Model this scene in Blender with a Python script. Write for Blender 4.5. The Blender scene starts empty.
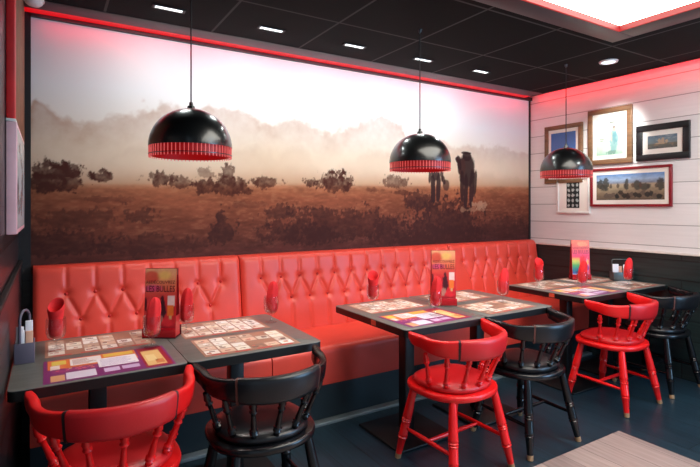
import bpy, math, random
import numpy as np
from mathutils import Vector, Matrix
random.seed(7); RNG = np.random.RandomState(11)
sc = bpy.context.scene
COL = bpy.data.collections.new('restaurant'); sc.collection.children.link(COL)
PI = math.pi

# ------------------------------------------------------------------ camera
F, YAW, SY = 492.3, 0.551, -27.34
CX, CY, CZ = 0.084, -3.499, 1.404
cam_d = bpy.data.cameras.new('camera'); cam = bpy.data.objects.new('camera', cam_d); COL.objects.link(cam)
cam.location = (CX, CY, CZ); cam.rotation_euler = (PI/2, 0, -YAW)
cam_d.sensor_width = 36; cam_d.sensor_fit = 'HORIZONTAL'; cam_d.lens = F/700*36
cam_d.shift_y = SY/700; cam_d.clip_start = 0.02
sc.camera = cam
cy_, sy_ = math.cos(YAW), math.sin(YAW)

def at(u, v, x=None, y=None, z=None):
    """the point of the room on a given plane that was measured at photo position u, v"""
    a = (u-350)/F; b = -(v-233.5-SY)/F
    d = (a*cy_+sy_, -a*sy_+cy_, b)
    t = (x-CX)/d[0] if x is not None else (y-CY)/d[1] if y is not None else (z-CZ)/d[2]
    return Vector((CX+t*d[0], CY+t*d[1], CZ+t*d[2]))

# ------------------------------------------------------------------ colour + materials
def lin(c):
    return tuple(((v/255)/12.92 if v/255 <= 0.04045 else ((v/255+0.055)/1.055)**2.4) for v in c)

def newmat(name):
    m = bpy.data.materials.new(name); m.use_nodes = True
    nt = m.node_tree; return m, nt, nt.nodes['Principled BSDF']

def mat(name, rgb, rough=0.5, var=0.08, scale=12, bump=0.0, bscale=60, metal=0.0, coat=0.0, stretch=(1, 1, 1), spec=0.5):
    m, nt, b = newmat(name); N, L = nt.nodes, nt.links
    tc = N.new('ShaderNodeTexCoord'); mp = N.new('ShaderNodeMapping'); mp.inputs['Scale'].default_value = stretch
    L.new(tc.outputs['Object'], mp.inputs[0])
    nz = N.new('ShaderNodeTexNoise'); nz.inputs['Scale'].default_value = scale; nz.inputs['Detail'].default_value = 4
    L.new(mp.outputs[0], nz.inputs[0])
    r = N.new('ShaderNodeValToRGB'); c = lin(rgb)
    r.color_ramp.elements[0].position = 0.3; r.color_ramp.elements[1].position = 0.7
    r.color_ramp.elements[0].color = tuple(v*(1-var) for v in c)+(1,)
    r.color_ramp.elements[1].color = tuple(min(1, v*(1+var)) for v in c)+(1,)
    L.new(nz.outputs[0], r.inputs[0]); L.new(r.outputs[0], b.inputs['Base Color'])
    b.inputs['Roughness'].default_value = rough; b.inputs['Metallic'].default_value = metal
    b.inputs['Coat Weight'].default_value = coat; b.inputs['Coat Roughness'].default_value = 0.15
    b.inputs['Specular IOR Level'].default_value = spec
    if bump:
        n2 = N.new('ShaderNodeTexNoise'); n2.inputs['Scale'].default_value = bscale; n2.inputs['Detail'].default_value = 3
        L.new(mp.outputs[0], n2.inputs[0])
        bp = N.new('ShaderNodeBump'); bp.inputs['Strength'].default_value = bump; bp.inputs['Distance'].default_value = 0.002
        L.new(n2.outputs[0], bp.inputs['Height']); L.new(bp.outputs[0], b.inputs['Normal'])
    return m

def emat(name, rgb, strength, body=(230, 230, 230)):
    m, nt, b = newmat(name)
    b.inputs['Base Color'].default_value = (*lin(body), 1)
    b.inputs['Emission Color'].default_value = (*lin(rgb), 1); b.inputs['Emission Strength'].default_value = strength
    return m

def plank_mat(name, c1, c2, gap, axis_len, axis_w, width, length, rough=0.4, bump=0.3, grain=0.25, coat=0.0, gapc=0.25):
    """boards: axis_len / axis_w are the object axes along and across the boards"""
    m, nt, b = newmat(name); N, L = nt.nodes, nt.links
    tc = N.new('ShaderNodeTexCoord'); sp = N.new('ShaderNodeSeparateXYZ'); L.new(tc.outputs['Object'], sp.inputs[0])
    cb = N.new('ShaderNodeCombineXYZ'); L.new(sp.outputs[axis_len], cb.inputs[0]); L.new(sp.outputs[axis_w], cb.inputs[1])
    br = N.new('ShaderNodeTexBrick'); L.new(cb.outputs[0], br.inputs[0])
    br.inputs['Scale'].default_value = 1; br.inputs['Brick Width'].default_value = length; br.inputs['Row Height'].default_value = width
    br.inputs['Mortar Size'].default_value = gap; br.inputs['Mortar Smooth'].default_value = 0.1; br.inputs['Bias'].default_value = 0
    br.inputs['Color1'].default_value = (*lin(c1), 1); br.inputs['Color2'].default_value = (*lin(c2), 1)
    br.inputs['Mortar'].default_value = tuple(v*gapc for v in lin(c1))+(1,)
    mp = N.new('ShaderNodeMapping'); mp.inputs['Scale'].default_value = (1.5, 22, 1); L.new(cb.outputs[0], mp.inputs[0])
    nz = N.new('ShaderNodeTexNoise'); nz.inputs['Scale'].default_value = 2.2; nz.inputs['Detail'].default_value = 6; L.new(mp.outputs[0], nz.inputs[0])
    mr = N.new('ShaderNodeMapRange'); mr.inputs[1].default_value = 0.3; mr.inputs[2].default_value = 0.7
    mr.inputs[3].default_value = 1-grain; mr.inputs[4].default_value = 1+grain; L.new(nz.outputs[0], mr.inputs[0])
    vm = N.new('ShaderNodeVectorMath'); vm.operation = 'SCALE'; L.new(br.outputs[0], vm.inputs[0]); L.new(mr.outputs[0], vm.inputs['Scale'])
    L.new(vm.outputs[0], b.inputs['Base Color'])
    b.inputs['Roughness'].default_value = rough; b.inputs['Coat Weight'].default_value = coat
    bp = N.new('ShaderNodeBump'); bp.inputs['Strength'].default_value = bump; bp.inputs['Distance'].default_value = 0.004; bp.invert = True
    L.new(br.outputs['Fac'], bp.inputs['Height']); L.new(bp.outputs[0], b.inputs['Normal'])
    return m

def print_mat(name, rough=0.5, spec=0.5, coat=0):
    m, nt, b = newmat(name)
    a = nt.nodes.new('ShaderNodeAttribute'); a.attribute_name = 'ink'
    nt.links.new(a.outputs['Color'], b.inputs['Base Color'])
    b.inputs['Roughness'].default_value = rough; b.inputs['Specular IOR Level'].default_value = spec; b.inputs['Coat Weight'].default_value = coat
    return m

def glass_mat(name, tint=(250, 252, 252), rough=0.02):
    m, nt, b = newmat(name); N, L = nt.nodes, nt.links
    out = N['Material Output']; gl = N.new('ShaderNodeBsdfGlossy'); gl.inputs['Roughness'].default_value = rough
    tr = N.new('ShaderNodeBsdfTransparent'); tr.inputs[0].default_value = (*lin(tint), 1)
    lw = N.new('ShaderNodeLayerWeight'); lw.inputs[0].default_value = 0.35
    fr = N.new('ShaderNodeMapRange'); fr.inputs[3].default_value = 0.02; fr.inputs[4].default_value = 0.22; L.new(lw.outputs['Fresnel'], fr.inputs[0])
    mx = N.new('ShaderNodeMixShader'); L.new(fr.outputs[0], mx.inputs[0]); L.new(tr.outputs[0], mx.inputs[1]); L.new(gl.outputs[0], mx.inputs[2])
    L.new(mx.outputs[0], out.inputs[0]); return m

M = dict(
    red_leather=mat('red_leather', (228, 74, 58), 0.38, 0.05, 5, 0.25, 160),
    red_piping=mat('red_leather_dark', (120, 16, 18), 0.5),
    red_button=mat('red_button', (190, 32, 30), 0.35),
    plinth=mat('dark_plinth', (26, 40, 46), 0.45, 0.1, 6),
    skirting=mat('grey_skirting', (120, 130, 132), 0.5),
    red_wood=mat('red_paint', (224, 22, 24), 0.3, 0.05, 9),
    red_pad=mat('red_pad_leather', (196, 26, 32), 0.38, 0.06, 7, 0.2, 150),
    black_wood=mat('black_paint', (12, 13, 17), 0.24, 0.1, 9),
    black_pad=mat('black_pad_leather', (20, 20, 24), 0.3, 0.1, 7, 0.2, 150),
    seam=mat('seam', (40, 8, 10), 0.6),
    seam_brown=mat('seam_brown', (92, 52, 44), 0.6),
    brass=mat('worn_brass', (168, 132, 98), 0.45, 0.15, 30, metal=0.3),
    table_top=mat('grey_laminate', (104, 105, 101), 0.3, 0.16, 5, 0.1, 30, stretch=(2, 14, 2)),
    table_edge=mat('black_edge', (14, 15, 17), 0.4),
    iron=mat('black_iron', (9, 10, 12), 0.45, 0.1, 20),
    orange_tag=mat('orange_tag', (214, 84, 58), 0.5),
    tile=None,
    grey_trim=mat('grey_metal_trim', (58, 55, 58), 0.45, 0.05),
    dark_trim=mat('dark_trim', (26, 24, 26), 0.5, 0.1),
    shade=mat('black_lacquer', (10, 11, 12), 0.3, 0.05, 8, coat=0.5),
    cord=mat('black_cord', (22, 20, 20), 0.6),
    led_red=emat('led_red', (255, 8, 22), 0.6, (120, 8, 14)),
    rim_red=emat('rim_red', (255, 4, 16), 0.5, (50, 2, 6)),
    rib_glow=emat('ribs_painted_glow', (255, 112, 110), 0.5, (150, 60, 60)),  # bulb light on the ribs put in as their own emission
    led_red_hot=emat('led_red_hot', (255, 20, 28), 20),
    inner_glow=emat('inside_painted_glow', (255, 12, 18), 0.16, (120, 10, 14)),  # red bulb light on the shade's inside put in as dim emission
    red_bulb=emat('red_bulb', (255, 60, 50), 8),
    led_white=emat('led_white', (226, 240, 245), 2.2),
    panel_light=emat('panel_light', (255, 250, 236), 7),
    napkin=mat('red_napkin', (222, 30, 36), 0.8, 0.1, 40, 0.5, 300),
    glass=glass_mat('clear_glass'),
    acrylic=mat('red_acrylic', (176, 14, 26), 0.2, 0.1, 6),
    acrylic_dark=mat('maroon_acrylic', (74, 14, 24), 0.25, 0.1, 6),
    white_frame=mat('white_frame', (226, 222, 216), 0.5),
    oak=mat('oak_frame', (120, 86, 58), 0.5, 0.25, 4, stretch=(12, 2, 12)),
    black_frame=mat('black_frame', (16, 17, 20), 0.4),
    red_frame=mat('red_frame', (134, 18, 30), 0.35, 0.1, 6),
    mountboard=mat('mount_board', (236, 230, 222), 0.8, 0.02),
    caddy_grey=mat('mauve_grey_plastic', (92, 86, 102), 0.45),
    steel=mat('brushed_steel', (92, 100, 100), 0.35, 0.1, 20, metal=0.7),
    sachet_white=mat('white_sachet', (226, 226, 232), 0.6, 0.05),
    sachet_tan=mat('peach_sachet', (214, 164, 138), 0.6, 0.08),
    pink_light_frame=mat('painted_pink_light_edge', (226, 180, 188), 0.4),  # pink light on the frame side put into its base colour
    red_board=mat('red_painted_board', (196, 28, 30), 0.5, 0.2, 8, 0.4, 30),
    rough_wood=mat('rough_timber', (126, 84, 60), 0.7, 0.35, 14, 0.6, 40, stretch=(4, 4, 1)),
    white_plastic=mat('white_plastic', (232, 226, 224), 0.4, 0.02),
)
M['ink'] = print_mat('printed_card', 0.3)
M['ink_matt'] = print_mat('printed_wallpaper', 0.75, 0.2)
M['ink_glossy'] = print_mat('glazed_print', 0.25, 0.5, 0.3)

def tile_mat():
    m, nt, b = newmat('black_ceiling_tile'); N, L = nt.nodes, nt.links
    tc = N.new('ShaderNodeTexCoord'); mp = N.new('ShaderNodeMapping')
    mp.inputs['Location'].default_value = (-0.37, 0.225, 0); L.new(tc.outputs['Object'], mp.inputs[0])
    br = N.new('ShaderNodeTexBrick'); br.offset = 0; L.new(mp.outputs[0], br.inputs[0])
    br.inputs['Scale'].default_value = 1; br.inputs['Brick Width'].default_value = 0.63; br.inputs['Row Height'].default_value = 0.63
    br.inputs['Mortar Size'].default_value = 0.008; br.inputs['Mortar Smooth'].default_value = 0.2
    br.inputs['Color1'].default_value = (*lin((14, 16, 17)), 1); br.inputs['Color2'].default_value = (*lin((13, 15, 16)), 1)
    br.inputs['Mortar'].default_value = (*lin((74, 76, 76)), 1)
    L.new(br.outputs[0], b.inputs['Base Color']); b.inputs['Roughness'].default_value = 0.85; b.inputs['Specular IOR Level'].default_value = 0.15; return m
M['tile'] = tile_mat()
M['white_boards'] = plank_mat('white_boards', (230, 228, 228), (226, 224, 224), 0.0035, 'Y', 'Z', 0.178, 9.0, 0.45, 0.6, 0.03, gapc=0.42)
M['dark_boards'] = plank_mat('dark_boards', (34, 50, 50), (27, 41, 42), 0.006, 'Y', 'Z', 0.16, 3.0, 0.38, 0.6, 0.35)
M['dark_boards_back'] = plank_mat('dark_boards_back', (37, 43, 43), (30, 36, 37), 0.006, 'X', 'Z', 0.16, 3.0, 0.38, 0.6, 0.35)
M['left_boards'] = plank_mat('left_boards', (42, 40, 44), (34, 33, 37), 0.008, 'Y', 'Z', 0.155, 2.4, 0.3, 0.7, 0.3)
M['dark_floor'] = plank_mat('dark_floor', (31, 53, 64), (25, 43, 54), 0.003, 'Y', 'X', 0.18, 1.4, 0.34, 0.3, 0.35)
M['pale_floor'] = plank_mat('pale_floor', (170, 150, 142), (146, 128, 122), 0.002, 'Y', 'X', 0.17, 1.6, 0.4, 0.3, 0.18)

# ------------------------------------------------------------------ mesh builder
class MB:
    def __init__(s): s.v = []; s.f = []; s.c = []; s.mi = []
    def add(s, vs, fs, col=None, mi=0):
        o = len(s.v); s.v += [tuple(p) for p in vs]
        for f in fs: s.f.append([o+i for i in f]); s.c.append(col); s.mi.append(mi)
        return s
    def box(s, x0, x1, y0, y1, z0, z1, col=None, mi=0, T=None):
        x0, x1 = min(x0, x1), max(x0, x1); y0, y1 = min(y0, y1), max(y0, y1); z0, z1 = min(z0, z1), max(z0, z1)
        vs = [Vector(p) for p in ((x0, y0, z0), (x1, y0, z0), (x1, y1, z0), (x0, y1, z0), (x0, y0, z1), (x1, y0, z1), (x1, y1, z1), (x0, y1, z1))]
        if T: vs = [T @ p for p in vs]
        return s.add(vs, [(0, 3, 2, 1), (4, 5, 6, 7), (0, 1, 5, 4), (1, 2, 6, 5), (2, 3, 7, 6), (3, 0, 4, 7)], col, mi)
    def rings(s, R, cap0=True, cap1=True, closed=True, col=None, mi=0):
        n = len(R[0]); o = len(s.v)
        for r in R: s.v += [tuple(p) for p in r]
        for i in range(len(R)-1):
            for j in range(n if closed else n-1):
                k = (j+1) % n
                s.f.append([o+i*n+j, o+i*n+k, o+(i+1)*n+k, o+(i+1)*n+j]); s.c.append(col); s.mi.append(mi)
        if cap0: s.f.append([o+j for j in range(n)][::-1]); s.c.append(col); s.mi.append(mi)
        if cap1: s.f.append([o+(len(R)-1)*n+j for j in range(n)]); s.c.append(col); s.mi.append(mi)
        return s
    def lathe(s, p0, p1, prof, n=14, cap0=True, cap1=True, mi=0):
        p0, p1 = Vector(p0), Vector(p1); d = p1-p0; ax = d.normalized()
        a = ax.orthogonal().normalized(); b = ax.cross(a)
        R = [[p0+d*t+(a*math.cos(2*PI*j/n)+b*math.sin(2*PI*j/n))*r for j in range(n)] for t, r in prof]
        return s.rings(R, cap0, cap1, mi=mi)
    def tube(s, pts, r, n=10, mi=0):
        pts = [Vector(p) for p in pts]; R = []; a = None
        for i, p in enumerate(pts):
            d = (pts[min(i+1, len(pts)-1)]-pts[max(i-1, 0)]).normalized()
            a = d.orthogonal().normalized() if a is None else (a-d*a.dot(d)).normalized()
            b = d.cross(a); rr = r[i] if isinstance(r, (list, tuple)) else r
            R.append([p+(a*math.cos(2*PI*j/n)+b*math.sin(2*PI*j/n))*rr for j in range(n)])
        return s.rings(R, mi=mi)
    def build(s, name, mats, parent=None, smooth=None, bevel=0, seg=2, subsurf=0):
        me = bpy.data.meshes.new(name); me.from_pydata(s.v, [], s.f); me.update()
        for m in (mats if isinstance(mats, list) else [mats]): me.materials.append(m)
        if any(s.mi): me.polygons.foreach_set('material_index', s.mi)
        if any(c is not None for c in s.c):
            at_ = me.color_attributes.new('ink', 'FLOAT_COLOR', 'CORNER'); arr = []
            for p in me.polygons:
                c = (*lin(s.c[p.index] or (200, 200, 200)), 1.0); arr += list(c)*p.loop_total
            at_.data.foreach_set('color', arr)
        o = bpy.data.objects.new(name, me); COL.objects.link(o)
        if parent: o.parent = parent
        if smooth is not None:
            me.polygons.foreach_set('use_smooth', [True]*len(me.polygons))
            if smooth < 180: me.set_sharp_from_angle(angle=math.radians(smooth))
        if bevel:
            b = o.modifiers.new('edge', 'BEVEL'); b.width = bevel; b.segments = seg; b.limit_method = 'ANGLE'; b.angle_limit = math.radians(40)
            if smooth is None:
                me.polygons.foreach_set('use_smooth', [True]*len(me.polygons))
            b.harden_normals = False
        if subsurf:
            sb = o.modifiers.new('smooth', 'SUBSURF'); sb.levels = sb.render_levels = subsurf
        return o

def tag(o, label, cat, group=None):
    o['label'] = label; o['category'] = cat
    if group: o['group'] = group
    return o
def thing(name, label, cat, loc=(0, 0, 0), rz=0, group=None):
    o = bpy.data.objects.new(name, None); o.empty_display_size = 0.1; COL.objects.link(o)
    o.location = loc; o.rotation_euler = (0, 0, rz); return tag(o, label, cat, group)
def struct(o): o['kind'] = 'structure'; return o
def dup(root, loc, rz, label, group=None):
    r = root.copy(); COL.objects.link(r); r.location = loc; r.rotation_euler = (0, 0, rz); r['label'] = label
    if group: r['group'] = group
    for ch in list(root.children):
        c = ch.copy(); COL.objects.link(c); c.parent = r
        for g in list(ch.children):
            d = g.copy(); COL.objects.link(d); d.parent = c
    return r

def text_quads(body, width, height):
    """outline faces of a line of lettering fitted to width x height, origin lower left"""
    cu = bpy.data.curves.new('lettering', 'FONT'); cu.body = body; cu.size = 1; cu.resolution_u = 2
    o = bpy.data.objects.new('lettering', cu); COL.objects.link(o); bpy.context.view_layer.update()
    me = bpy.data.meshes.new_from_object(o.evaluated_get(bpy.context.evaluated_depsgraph_get()))
    vs = [v.co.copy() for v in me.vertices]; fs = [list(p.vertices) for p in me.polygons]
    bpy.data.objects.remove(o); bpy.data.curves.remove(cu); bpy.data.meshes.remove(me)
    x0, x1 = min(v.x for v in vs), max(v.x for v in vs); y0, y1 = min(v.y for v in vs), max(v.y for v in vs)
    return [((v.x-x0)/(x1-x0)*width, (v.y-y0)/(y1-y0)*height) for v in vs], fs

# ------------------------------------------------------------------ noise for the printed pictures
def vnoise(x, y, seed):
    xi = np.floor(x).astype(np.int64); yi = np.floor(y).astype(np.int64); xf = x-xi; yf = y-yi
    def h(a, b):
        n = (a*374761393+b*668265263+seed*1442695041) & 0xffffffff
        n = ((n ^ (n >> 13))*1274126177) & 0xffffffff
        return ((n ^ (n >> 16)) & 0xffff)/65535.0
    u = xf*xf*(3-2*xf); v = yf*yf*(3-2*yf)
    return (h(xi, yi)*(1-u)+h(xi+1, yi)*u)*(1-v)+(h(xi, yi+1)*(1-u)+h(xi+1, yi+1)*u)*v
def fbm(x, y, seed=1, o=5):
    s = 0; a = 0.5; t = 0
    for i in range(o): s = s+a*vnoise(x*2**i+i*17.3, y*2**i+i*9.1, seed+i); t += a; a *= 0.55
    return s/t
def sst(a, b, x): t = np.clip((x-a)/(b-a), 0, 1); return t*t*(3-2*t)
def L3(c): return np.array(lin(c))
def mixc(base, col, a): return base*(1-a[..., None])+np.array(col)*a[..., None]

def picture(name, nx, nz, place, paint, material, parent=None):
    """a flat printed sheet: a grid of points carrying ink colours; paint(s, t) with s, t in 0..1"""
    s, t = np.meshgrid(np.linspace(0, 1, nx), np.linspace(0, 1, nz)); col = np.clip(paint(s, t), 0, 1)
    vs = [place(a, b) for a, b in zip(s.ravel(), t.ravel())]
    fs = [(j*nx+i, j*nx+i+1, (j+1)*nx+i+1, (j+1)*nx+i) for j in range(nz-1) for i in range(nx-1)]
    me = bpy.data.meshes.new(name); me.from_pydata(vs, [], fs); me.materials.append(material)
    a = me.color_attributes.new('ink', 'FLOAT_COLOR', 'POINT')
    a.data.foreach_set('color', np.concatenate([col.reshape(-1, 3), np.ones((nx*nz, 1))], 1).astype(np.float32).ravel())
    o = bpy.data.objects.new(name, me); COL.objects.link(o)
    if parent: o.parent = parent
    return o

def base(s, keys, t): 
    c = np.zeros(s.shape+(3,)); ks = [k for k, _ in keys]
    for ch in range(3): c[..., ch] = np.interp(t, ks, [lin(k)[ch] for _, k in keys])
    return c
def ell(c, s, t, cx, cy, rx, ry, col, a=1): return mixc(c, L3(col), a*sst(1.2, .8, np.sqrt(((s-cx)/rx)**2+((t-cy)/ry)**2)+1.1*(fbm(s*24+cx*50, t*14, 77)-.5)))
def rec(c, s, t, x0, x1, y0, y1, col, a=1): return mixc(c, L3(col), a*((s > x0) & (s < x1) & (t > y0) & (t < y1)).astype(float))

# ------------------------------------------------------------------ the room
XL, XR, YF, ZC, ZT = -0.06, 4.49, -6.2, 2.545, 2.85
struct(MB().box(XL-.1, XR+.1, 0, .12, 0, ZT).build('wall_back', M['dark_boards_back']))
struct(MB().box(XR, XR+.12, YF, .1, 1.02, ZT).build('wall_right', M['white_boards']))
struct(MB().box(XR-.012, XR+.12, YF, 0, 0, 1.008).build('wall_right_lower', M['dark_boards']))
struct(MB().box(XR-.03, XR+.05, YF, 0, 1.006, 1.024).build('trim_1', M['white_frame'], bevel=.003))
struct(MB().box(XL-.12, XL, -2.75, .1, 0, ZT).build('wall_left', M['left_boards']))
ledge = MB().box(XL, XL+.014, -2.75, -.02, 0, 1.07)
struct(ledge.build('wall_left_lower', M['left_boards']))
struct(MB().box(XL, XL+.022, -2.75, -.03, 1.07, 1.088).build('trim_2', M['dark_trim'], bevel=.003))
AX, AY = 3.12, -1.76
fl = MB().box(XL-.1, XR+.1, YF, .1, -.08, 0)
struct(fl.build('floor', M['dark_floor']))
struct(MB().box(XL-.1, AX, YF, AY, -.01, .003).build('floor_aisle', M['pale_floor']))
# ceiling: black tiles round the opening of the light box, slots for the light strips along two walls
HX0, HX1, HY0, HY1 = 1.35, 3.19, -4.2, -1.72
SLX, SLY = XR-.13, -.135
ce = MB()
ce.box(XL, SLX, HY1, SLY, ZC, ZC+.05); ce.box(HX1, SLX, YF, HY1, ZC, ZC+.05); ce.box(XL, HX0, YF, HY1, ZC, ZC+.05); ce.box(HX0, HX1, YF, HY0, ZC, ZC+.05)
struct(ce.build('ceiling', M['tile']))
struct(MB().box(XL-.1, XR+.1, YF, .1, ZT, ZT+.1).build('ceiling_slab', M['dark_trim']))
struct(MB().box(XL, SLX, -.285, SLY, ZC-.004, ZC-.001).build('trim_3', M['grey_trim'], bevel=.003))
struct(MB().box(0, XR, -.045, 0, 2.528, 2.56).build('trim_4', M['dark_trim']))
struct(MB().box(XL, 0.0, -.03, 0, 1.0, 2.56).build('trim_5', M['dark_trim']))
struct(MB().box(XR-.022, XR, -.022, 0, 1.0, 2.56).build('trim_6', M['dark_trim']))
struct(MB().box(SLX-.02, SLX, YF, SLY, ZC-.006, ZC+.1).build('trim_7', M['dark_trim']))

o = MB().box(XL+.02, SLX, SLY+.002, -.048, ZC-.001, ZC+.02).build('light_strip', M['led_red']); tag(o, 'long red glowing light strip in the ceiling slot above the desert mural', 'light strip')
o = MB().box(SLX+.002, SLX+.012, YF, -.15, ZC+.03, ZC+.06).build('light_strip', M['led_red_hot']); tag(o, 'red light strip tucked behind the ceiling edge over the white board wall', 'light strip')

# light box
lb = thing('light_box', 'large white glowing ceiling light box with a red lit rim', 'ceiling light', (0, 0, 0))
MB().box(HX0, HX1, HY0, HY1, ZC+.006, ZC+.025).build('diffuser', M['panel_light'], lb)
g = MB()
g.box(HX1-.012, HX1, HY0, HY1, ZC-.03, ZC+.005); g.box(HX0, HX0+.012, HY0, HY1, ZC-.03, ZC+.005)
g.box(HX0+.012, HX1-.012, HY1-.012, HY1, ZC-.03, ZC+.005); g.box(HX0+.012, HX1-.012, HY0, HY0+.012, ZC-.03, ZC+.005)
g.build('red_rim', M['rim_red'], lb)
g = MB(); w = .17
g.box(HX0-w, HX1+w, HY1, HY1+.14, ZC-.03, ZC); g.box(HX0-w, HX1+w, HY0-.14, HY0, ZC-.03, ZC)
g.box(HX1, HX1+w, HY0, HY1, ZC-.03, ZC); g.box(HX0-w, HX0, HY0, HY1, ZC-.03, ZC)
g.build('surround', M['grey_trim'], lb, bevel=.004)

# slim ceiling lights
for i, x in enumerate((.68, 1.31, 1.94, 2.57, 3.2)):
    t = thing('ceiling_light', 'slim white ceiling light bar, %s' % ('nearest the left wall of the row of five', 'second from the left wall in the row of five', 'middle one in the row of five', 'second from the white board wall in the row of five', 'nearest the white board wall in the row of five')[i], 'ceiling light', (x, -.54, ZC), 0, 'light bars along the mural')
    MB().box(-.075, .075, -.015, .015, -.006, -.001).build('diffuser', M['led_white'], t)
    g = MB(); g.box(-.09, .09, -.022, -.015, -.007, 0); g.box(-.09, .09, .015, .022, -.009, 0); g.box(-.09, -.075, -.015, .015, -.007, 0); g.box(.075, .09, -.015, .015, -.007, 0)
    g.build('housing', M['dark_trim'], t)
t = thing('downlight', 'small round white downlight in the black ceiling near the light box corner', 'ceiling light', (3.85, -1.26, ZC))
MB().lathe((0, 0, -.008), (0, 0, -.001), [(0, .05), (1, .05)], 24).build('lens', M['led_white'], t)
MB().lathe((0, 0, -.01), (0, 0, 0), [(0, .052), (0, .066), (1, .07), (1, .052)], 24, False, False).build('bezel', M['white_plastic'], t, smooth=40)
p = at(37, 1, z=2.50)
t = thing('ceiling_speaker', 'round pale fixture under the ceiling above the top left corner of the mural', 'speaker', (.02, -.27, ZC))
MB().lathe((0, 0, -.035), (0, 0, 0), [(0, .015), (.06, .03), (.35, .042), (1, .042)], 22).build('grille', M['white_plastic'], t, smooth=60)
MB().lathe((0, 0, -.012), (0, 0, 0), [(0, .043), (0, .050), (1, .052)], 22, False, True).build('bezel', M['white_plastic'], t, smooth=40)

# ------------------------------------------------------------------ mural
X0, X1, Z0, Z1 = 0.0, XR-.022, 1.0, 2.528
def wl(u, v): p = at(u, v, y=-.012); return p.x, p.z
def paint_mural(s, t):
    x = X0+s*(X1-X0); z = Z0+t*(Z1-Z0)
    zh = 1.545+.075*s+.012*(fbm(x*3, z*0+.5, 3)-.5)
    up = (z-zh)/(2.53-zh)
    keys = [(0, (214, 170, 134)), (.1, (238, 206, 174)), (.24, (247, 228, 204)), (.42, (250, 241, 229)), (.62, (250, 250, 248)), (1, (250, 252, 252))]
    c = np.zeros(x.shape+(3,)); ks = [k for k, _ in keys]
    for ch in range(3): c[..., ch] = np.interp(np.clip(up, 0, 1), ks, [lin(k)[ch] for _, k in keys])
    # far hazy tree line
    prof = [wl(*p) for p in ((30, 112), (36, 100), (48, 104), (62, 116), (80, 125), (98, 124), (118, 116), (132, 108), (146, 104), (166, 103), (186, 110), (205, 106), (226, 104), (246, 110), (262, 118), (280, 122), (292, 116), (306, 122), (322, 130), (340, 132), (352, 124), (368, 120), (386, 119), (398, 126), (408, 138), (430, 142), (452, 145), (480, 147), (505, 146), (528, 150))]
    hz = np.interp(x, [q[0] for q in prof], [q[1] for q in prof])
    hz = hz+.16*(fbm(x*7, z*7, 21)-.5)+.05*(fbm(x*26, z*26, 27)-.5)
    tree = sst(-.02, .035, hz-z)*(z > zh-.02)
    depth = np.clip((hz-z)/.34, 0, 1); leaf = .65+.6*(fbm(x*16, z*16, 33)-.4)
    fade = np.interp(x, [0, .4, 1.2, 2.2, 3.0, 3.3, 4.5], [1, .72, .7, .62, .75, .5, .45])
    c = mixc(c, L3((184, 130, 92)), np.clip(tree*(1-depth)*fade*leaf, 0, 1))
    prof2 = hz-.28+.12*(fbm(x*5+4, z*0, 41)-.5)
    c = mixc(c, L3((186, 142, 112)), np.clip(sst(-.04, .06, prof2-z)*.32*(.6+.8*fbm(x*10, z*10, 44)), 0, .6))
    # mist in front of the trees
    c = mixc(c, L3((246, 224, 198)), .6*np.exp(-((z-zh-.17)/.10)**2)*(.5+.8*fbm(x*1.7, z*5, 50)))
    # ground
    dn = np.clip((zh-z)/.56, 0, 1); n1 = fbm(x*5, z*22, 60); n2 = fbm(x*22, z*60, 66); n3 = fbm(x*2.2, z*5, 71)
    gk = [(0, (200, 142, 106)), (.07, (168, 102, 70)), (.2, (148, 82, 56)), (.5, (124, 66, 48)), (.8, (94, 50, 42)), (1, (76, 41, 40))]
    gc = np.zeros_like(c); kk = [k for k, _ in gk]
    for ch in range(3): gc[..., ch] = np.interp(dn, kk, [lin(k)[ch] for _, k in gk])
    gc = gc*(.34+.6*n1+.7*n2)[..., None]*(.75+.5*n3)[..., None]
    gc = mixc(gc, L3((170, 112, 80)), np.clip((n2-.58)*3, 0, .5)*(1-dn))
    c = mixc(c, gc, sst(-.012, .02, zh-z))
    # shrubs: u, v, half width, half height in the measured picture, darkness
    def shrub(c, u, v, hw, hh, a, col=(62, 32, 28), seed=0, rough=.8):
        cx, cz = wl(u, v); ex, _ = wl(u+hw, v); _, ez = wl(u, v-hh); rx = ex-cx; rz = ez-cz
        dx = (x-cx)/rx; dz = (z-cz)/rz; dz = np.where(dz < 0, dz*1.5, dz)
        d = np.sqrt(dx*dx+dz*dz)+rough*(fbm(x*14+seed, z*14, 80+seed)-.5)*1.5+rough*1.5*(fbm(x*55, z*38, 90+seed)-.5)
        return mixc(c, L3(col), np.clip(1.12*a*sst(1.04, .82, d)*(.62+.75*fbm(x*34, z*34, 95+seed)), 0, 1))
    S = [(58, 180, 30, 17, .85), (70, 172, 14, 10, .8), (40, 186, 14, 12, .8), (101, 178, 13, 7, .8), (160, 180, 14, 9, .75), (180, 182, 11, 8, .7), (227, 178, 8, 14, .75), (222, 188, 34, 10, .8), (265, 183, 17, 7, .72),
         (205, 174, 10, 7, .5), (313, 183, 9, 6, .75), (336, 184, 17, 12, .82), (330, 180, 9, 9, .6), (398, 182, 14, 7, .65), (402, 193, 9, 3, .6), (418, 203, 13, 13, .7), (374, 190, 10, 3, .4),
         (447, 222, 34, 24, .78), (440, 240, 45, 14, .8), (340, 228, 55, 22, .62), (300, 236, 40, 14, .6), (222, 233, 14, 20, .72), (282, 214, 15, 9, .6), (140, 216, 18, 10, .55), (75, 222, 40, 14, .4),
         (60, 245, 60, 16, .55), (150, 246, 50, 12, .5), (500, 232, 30, 14, .45), (390, 236, 22, 16, .6), (250, 205, 20, 4, .3), (110, 200, 26, 4, .3)]
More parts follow.
